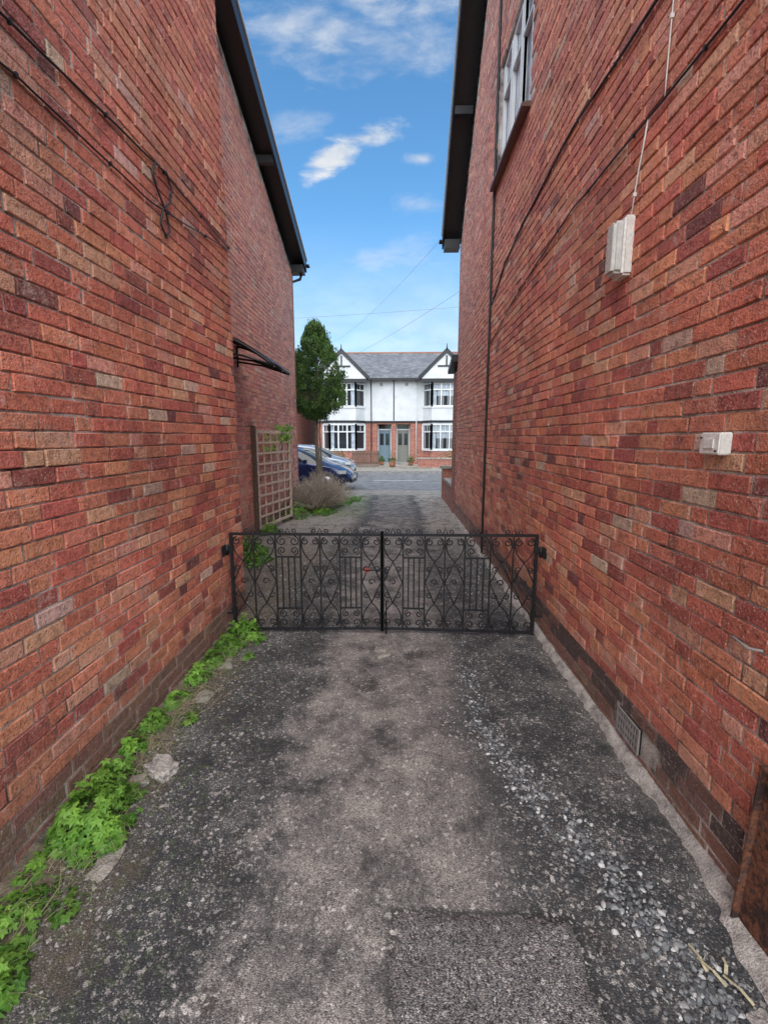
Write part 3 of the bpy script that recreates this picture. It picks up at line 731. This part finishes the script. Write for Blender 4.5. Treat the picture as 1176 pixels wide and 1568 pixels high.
# rusty sheet
mb=MB()
mb.prism([(1.205,.03),(1.211,.03),(1.238,.62),(1.232,.62)],'y',.62,1.40,M['rust'])
mb.prism([(1.180,.03),(1.205,.03),(1.232,.62),(1.208,.62)],'y',1.394,1.40,M['rust']); mb.beam((1.22,.62,.622),(1.22,1.40,.622),.030,.008,M['rust'])
mb.build('rusty_metal_sheet')
mb=MB(); mb.tube([(XR-.01,1.49,.985),(XR-.03,1.53,.975),(XR-.03,1.60,.985),(XR,1.64,.97)],.005,M['vent'],7); mb.build('overflow_pipe')
# ------------------------------------------------------------ cars
def car(x,y,ang,paint,z=-.05):
    e=empty('parked_car')
    st=[(0,.42,.74,.80,.70,.58),(.10,.27,.86,1.00,.80,.62),(.42,.22,.93,1.36,.85,.58),(.95,.20,.94,1.45,.87,.60),(1.7,.20,.92,1.47,.88,.60),(2.35,.20,.91,1.40,.88,.59),(3.05,.20,.88,.96,.88,.70),(3.5,.22,.80,.86,.86,.66),(3.85,.26,.66,.71,.80,.58),(4.0,.38,.54,.57,.64,.48)]
    ring=lambda s:[(0,s[1]),(s[4]*.85,s[1]),(s[4]*.98,s[1]+.12),(s[4],(s[1]+s[2])/2),(s[4]*.99,s[2]-.07),(s[4]*.94,s[2]),(s[5]*1.02,s[3]-.05),(s[5]*.82,s[3]),(0,s[3]+.015)]
    mb=MB(); vs=[]
    for s in st:
        r=ring(s); rr=[(s[0],-a,b) for a,b in r]+[(s[0],a,b) for a,b in r[-2:0:-1]]; vs+=rr
    n=16; fs=[];ms=[]
    for i in range(len(st)-1):
        for k in range(n):
            k2=(k+1)%n; f=(i*n+k,i*n+k2,(i+1)*n+k2,(i+1)*n+k)
            kk=min(k,15-k); g=False
            if kk==5 and 1<=i<=5: g=True
            if kk in(6,7) and i in (1,5): g=True
            fs.append(f); ms.append('carglass' if g else paint)
    mb.v=vs
    for f,m in zip(fs,ms): mb.f.append(f); mb.mi.append(mb.m(M[m])); mb.col.append((1,1,1)); mb.smooth.append(True)
    for f in (tuple(range(n)),tuple(range((len(st)-1)*n+n-1,(len(st)-1)*n-1,-1))): mb.f.append(f); mb.mi.append(mb.m(M[paint])); mb.col.append((1,1,1)); mb.smooth.append(True)
    b=mb.build('body',e); sd=b.modifiers.new('s','SUBSURF'); sd.levels=2; sd.render_levels=2
    mb=MB()
    for wx in (.78,3.22):
        for s in (-1,1):
            yy=s*.86
            def disc(r,y0,y1,mat,n=24): mb.tube([(wx,y0,.31),(wx,y1,.31)],r,M[mat],n)
            disc(.365,yy-s*.30,yy-s*.005+s*.012,'black'); disc(.31,yy-s*.2,yy+s*.03,'tyre'); disc(.205,yy,yy+s*.037,'rim'); disc(.05,yy,yy+s*.05,'tyre')
            for q in range(5):
                a=q*1.2566; mb.beam((wx+.06*math.cos(a+.63),yy+s*.036,.31+.06*math.sin(a+.63)),(wx+.17*math.cos(a+.63),yy+s*.036,.31+.17*math.sin(a+.63)),.006,.05,M['tyre'],up=(-math.sin(a+.63),0,math.cos(a+.63)))
    mb.build('wheels',e); mb=MB()
    for s in (-1,1):
        mb.box(3.62,3.86,s*.80-.09,s*.80,.60,.70,M['lens']); mb.box(.03,.14,s*.78-.06,s*.78+.04,.66,.88,M['redlens'])
        mb.beam((1.62,s*.875,.90),(1.66,s*.64,1.42),.05,.02,M[paint],up=(0,1,0))
        mb.box(2.5,2.62,s*.90-.01,s*1.02,.93,1.05,M[paint]); mb.box(.4,3.5,s*.876,s*.883,.30,.36,M['black'])
        mb.box(1.2,1.36,s*.885-.006,s*.885+.012,.74,.765,M['rim'])
    mb.box(3.95,4.01,-.26,.26,.40,.50,M['plate']); mb.box(3.9,4.0,-.5,.5,.28,.37,M['black']); mb.box(-.02,.03,-.26,.26,.62,.72,M['plate'])
    mb.build('lights_and_trim',e)
    e.location=(x,y,z); e.rotation_euler=(0,0,ang)
car(-5.45,15.75,math.radians(-4),'navy'); car(-5.9,20.6,math.radians(1),'silver')
# ------------------------------------------------------------ far houses
def semi(cx,Yh):
    e=empty('brick_house'); mb=MB(); hw=4.6; zg=.1
    zf=2.62; ev=5.15
    mb.box(cx-hw,cx+hw,Yh+.5,Yh+8,zg,ev,M['pbrick'])
    for a,b in ((-hw,-1.0),(-.13,.13),(1.0,hw)): mb.box(cx+a,cx+b,Yh,Yh+.499,zg,zf-.12,M['pbrick'])
    mb.box(cx-hw,cx+hw,Yh,Yh+.499,zf-.119,zf,M['pbrick'])
    mb.box(cx-hw,cx+hw,Yh-.02,Yh+.499,zf+.001,ev,M['render'])
    mb.box(cx-hw-.02,cx+hw+.02,Yh-.07,Yh-.021,zf-.03,zf+.07,M['black'])
    mb.box(cx-.03,cx+.03,Yh-.05,Yh-.022,zf+.1,ev-.1,M['black'])
    mb.build('walls',e)
    mb=MB()
    mb.prism([(Yh-.3,ev),(Yh+4.2,ev+2.2),(Yh+8.5,ev),(Yh+8.5,ev-.1),(Yh-.3,ev-.1)],'x',cx-hw-.2,cx+hw+.2,M['slate'])
    mb.box(cx-hw-.2,cx+hw+.2,Yh-.42,Yh-.303,ev-.12,ev+.0,M['black'])
    mb.tube([(cx-hw-.2,Yh+4.2,ev+2.2),(cx+hw+.2,Yh+4.2,ev+2.2)],.07,M['terra'],6)
    for s in (-1,1):
        bx=cx+3.0*s; g=1.5; yf=Yh-.9; pk=6.62
        mb.prism([(bx-g,ev-.02),(bx,pk-.02),(bx+g,ev-.02)],'y',yf+.12,Yh+3.4,M['slate'])
    mb.build('roof',e)
    for s in (-1,1):
        bx=cx+3.0*s; mb=MB(); g=1.5; yf=Yh-.9; pk=6.62
        mb.prism([(bx-g+.1,ev-.1),(bx,pk-.12),(bx+g-.1,ev-.1)],'y',yf+.02,yf+.118,M['render'])
        for q in (-1,1):
            mb.prism([(bx+q*(g+.12),ev-.22),(bx+q*(g+.12),ev-.0),(bx,pk+.12),(bx,pk-.16)],'y',yf-.04,yf+.018,M['black'])
        mb.box(bx-g+.05,bx+g-.05,yf-.01,yf+.115,ev-.3,ev-.12,M['black'])
        mb.box(bx-.04,bx+.04,yf-.02,yf+.017,ev+.64,pk-.3,M['black']); mb.box(bx-.5,bx+.5,yf-.02,yf+.017,ev+.55,ev+.63,M['black'])
        mb.tube([(bx,yf-.01,pk),(bx,yf-.01,pk+.35)],.05,M['black'],6,r2=.015)
        P=[(-1.25,Yh-.021),(-.78,Yh-.72),(.78,Yh-.72),(1.25,Yh-.021)]
        def slab(z0,z1,mat,o=0): mb.prism([(bx-1.25-o,Yh-.021),(bx-.78-o*.7,Yh-.72-o),(bx+.78+o*.7,Yh-.72-o),(bx+1.25+o,Yh-.021)],'z',z0,z1,M[mat])
        slab(zg,.92,'pbrick'); slab(.921,.98,'white',.04); slab(2.5,2.57,'white',.02); slab(2.571,2.70,'black',.07); slab(2.701,3.42,'render'); slab(3.421,3.48,'white',.04); slab(4.86,ev-.31,'black',.03)
        for z0,z1 in ((.981,2.499),(3.481,4.859)):
            mb.prism([(bx-1.2,Yh-.022),(bx-.75,Yh-.67),(bx+.75,Yh-.67),(bx+1.2,Yh-.022)],'z',z0,z1,M['glass'])
            for cxx,cw in ((-.62,.10),(.62,.12)) : mb.box(bx+cxx-cw,bx+cxx+cw,Yh-.676,Yh-.672,z0+.08,z1-.1,M['curtain'])
            if s>0: mb.box(bx-.5,bx+.5,Yh-.676,Yh-.672,z1-(z1-z0)*.55,z1-.1,M['curtain'])
            for a,b,n_ in ((0,1,1),(1,2,3),(2,3,1)):
                pa=Vector((bx+P[a][0],P[a][1],0)); pb=Vector((bx+P[b][0],P[b][1],0))
                for i in range(n_+1):
                    p=pa+(pb-pa)*(i/n_); w=.11 if i in(0,n_) else .08
                    mb.beam((p.x,p.y,z0),(p.x,p.y,z1),w,.07,M['white'],up=(0,1,0))
                zt=z1-(z1-z0)*.3
                for z,w in ((z0+.04,.08),(zt,.07),(z1-.04,.08)):
                    mb.beam((pa.x,pa.y,z),(pb.x,pb.y,z),.065,w,M['white'])
                for i in range(n_):
                    p=pa+(pb-pa)*((i+.5)/n_)
                    mb.beam((p.x,p.y,zt),(p.x,p.y,z1),.03,.05,M['white'],up=(0,1,0))
                    if s>0: 
                        for q in (.25,.75):
                            p=pa+(pb-pa)*((i+q)/n_); mb.beam((p.x,p.y,z0),(p.x,p.y,z1),.02,.05,M['white'],up=(0,1,0))
        mb.build('bay_window',e)
        mb=MB(); dx=cx+.565*s; yd=Yh+.42
        mb.box(dx-.40,dx+.40,yd,yd+.05,.2,2.15,M['bluedoor' if s<0 else 'greydoor'])
        for q in (-.17,.17): mb.box(dx+q-.11,dx+q+.11,yd-.01,yd-.001,1.25,1.95,M['glass']); mb.box(dx+q-.11,dx+q+.11,yd-.012,yd-.001,.4,1.0,M['bluedoor' if s<0 else 'greydoor'])
        mb.box(dx-.42,dx-.36,yd-.05,yd-.002,.2,2.5,M['white']); mb.box(dx+.36,dx+.42,yd-.05,yd-.002,.2,2.5,M['white']); mb.box(dx-.36,dx+.36,yd-.05,yd-.002,2.15,2.22,M['white']); mb.box(dx-.36,dx+.36,yd-.01,yd+.02,2.22,2.5,M['glass'])
        mb.box(dx-.43,dx+.43,Yh-.25,Yh+.5,.1,.2,M['kerb'])
        mb.build('front_door',e)
    mb=MB(); 
    for s in (-1,1): 
        mb.tube([(cx+1.35*s,Yh-.06,.2),(cx+1.35*s,Yh-.06,ev-.1)],.03,M['black'] if s<0 else M['white'],6)
        mb.box(cx+.75*s-.08,cx+.75*s+.08,Yh-.08,Yh-.022,4.75,4.9,M['vent'])
    mb.build('fittings',e)
for cx in (-.25,-.25-10.6,-.25+10.6,-.25-21.2,-.25+21.2): semi(cx,28.0)
mb=MB()
for a,b in ((-5.6,-2.7),(1.1,4.6),(5.6,10),(-16,-6.6)): mb.box(a,b,25.0,25.22,0,.55,M['pbrick']); mb.box(a-.02,b+.02,24.97,25.25,.551,.62,M['conc2'])
mb.build('garden_wall')
mb=MB()
for i in range(13):
    x=-2.45+i*.115; mb.prism([(x-.035,.12),(x+.035,.12),(x+.035,.95),(x,1.02),(x-.035,.95)],'y',25.05,25.07,M['darkwood'])
mb.box(-2.5,-1.0,25.072,25.10,.3,.37,M['darkwood']); mb.box(-2.5,-1.0,25.072,25.10,.78,.85,M['darkwood']); mb.build('picket_fence')
random.seed(30)
for px,py,s in ((-.3,25.3,.2),(.75,26.6,.16),(-.95,26.9,.16)):
    e=empty('potted_plant'); mb=MB(); mb.tube([(px,py,.1),(px,py,.1+s*1.5)],s*.75,M['terra'],12,r2=s); mb.build('pot',e)
    mb=MB(); clump(mb,px,py,s*1.3,s*1.3,s*2.2,160,M['bush'],.03,.06,False,z0=.1+s*1.4,wall=-99); mb.build('foliage',e,True)
mb=MB(); clump(mb,3.0,25.9,1.2,.4,.7,900,M['bush'],.04,.08,False,z0=.1,wall=-99); clump(mb,-3.6,25.9,1.0,.35,.8,800,M['bush'],.04,.08,False,z0=.1,wall=-99); mb.build('hedge',None,True)
def wire(a,b,sag,r=.008):
    mb=MB(); a=Vector(a);b=Vector(b); mb.tube([tuple(a+(b-a)*t-Vector((0,0,sag*4*t*(1-t)))) for t in [i/16 for i in range(17)]],r,M['vent'],4); mb.build('overhead_wire')
wire((1.0,10.3,5.9),(-4.2,27.6,7.0),.35,.0035); wire((1.3,10.05,4.7),(-6,27.7,5.2),.3,.0035); wire((14,17,7.3),(-18,20,6.4),.5,.005)
# ------------------------------------------------------------ world
w=bpy.data.worlds.new('World'); scene.world=w; w.use_nodes=True; nt=w.node_tree; bg=nt.nodes['Background']
SE,SR=46,178
sky=N(nt,'ShaderNodeTexSky'); sky.sky_type='NISHITA'; sky.sun_disc=False; sky.sun_elevation=math.radians(SE); sky.sun_rotation=math.radians(SR)
sky.air_density=1.0; sky.dust_density=.5; sky.ozone_density=3.0
tc=N(nt,'ShaderNodeTexCoord').outputs['Generated']
s=N(nt,'ShaderNodeSeparateXYZ'); nt.links.new(tc,s.inputs[0])
yy=math_(nt,'MAXIMUM',math_(nt,'ABSOLUTE',s.outputs[1]),.05)
a=math_(nt,'DIVIDE',s.outputs[0],yy); b=math_(nt,'DIVIDE',s.outputs[2],yy)
cb=N(nt,'ShaderNodeCombineXYZ'); nt.links.new(a,cb.inputs[0]); nt.links.new(math_(nt,'MULTIPLY',b,2.2),cb.inputs[1])
n1=noise_(nt,cb.outputs[0],9,8,.6,.3); n2=noise_(nt,cb.outputs[0],2.2,6,.6,.5)
tot=None
def blob(a0,b0,ra,rb,k,tilt=0,soft=.75):
    global tot
    da=math_(nt,'SUBTRACT',a,a0); db=math_(nt,'SUBTRACT',math_(nt,'SUBTRACT',b,b0),math_(nt,'MULTIPLY',da,tilt))
    d=math_(nt,'ADD',math_(nt,'POWER',math_(nt,'DIVIDE',da,ra),2.),math_(nt,'POWER',math_(nt,'DIVIDE',db,rb),2.))
    d=math_(nt,'SQRT',d); v=math_(nt,'SUBTRACT',1.,d)
    v=math_(nt,'ADD',v,math_(nt,'MULTIPLY',math_(nt,'SUBTRACT',n1,.5),2.6))
    v=math_(nt,'MULTIPLY',smooth(nt,v,.0,soft),k)
    tot=v if tot is None else math_(nt,'MAXIMUM',tot,v)
blob(-.13,.548,.075,.034,.95,.35); blob(-.06,.582,.10,.026,.85,.15,1.0); blob(.046,.541,.04,.016,.6,0,1.1)
blob(-.16,.76,.22,.08,.6,0,1.4); blob(.0,.735,.20,.06,.5,0,1.4); blob(0,.83,.3,.06,.65,0,1.4); blob(-.215,.603,.09,.035,.35,0,1.3); blob(.05,.457,.08,.025,.35,0,1.3); blob(-.02,.36,.3,.05,.4,0,1.5)
hor=math_(nt,'MULTIPLY',smooth(nt,b,.46,.08,0,.85),smooth(nt,n2,.25,.65,.45,1))
tot=math_(nt,'MAXIMUM',tot,hor)
gen=math_(nt,'MULTIPLY',smooth(nt,b,.9,1.3),smooth(nt,n2,.42,.60,0,.8)); tot=math_(nt,'MAXIMUM',tot,gen)
STR=.15
tint=mix(nt,1,sky.outputs[0],(.90,1.42,1.56),'MULTIPLY')
cc=mix(nt,smooth(nt,n1,.35,.65),(4.3,4.7,5.2),(5.9,6.0,6.1))
col=mix(nt,tot,tint,cc)
nt.links.new(col,bg.inputs['Color']); bg.inputs['Strength'].default_value=STR
sl=bpy.data.lights.new('sun','SUN'); sl.energy=5.0; sl.angle=math.radians(85); sl.color=(1,.95,.88)
so=bpy.data.objects.new('sun',sl); so.rotation_euler=(math.radians(90-SE),0,-math.radians(180-SR)); scene.collection.objects.link(so)
scene.view_settings.view_transform='Standard'; scene.view_settings.look='None'; scene.view_settings.exposure=0
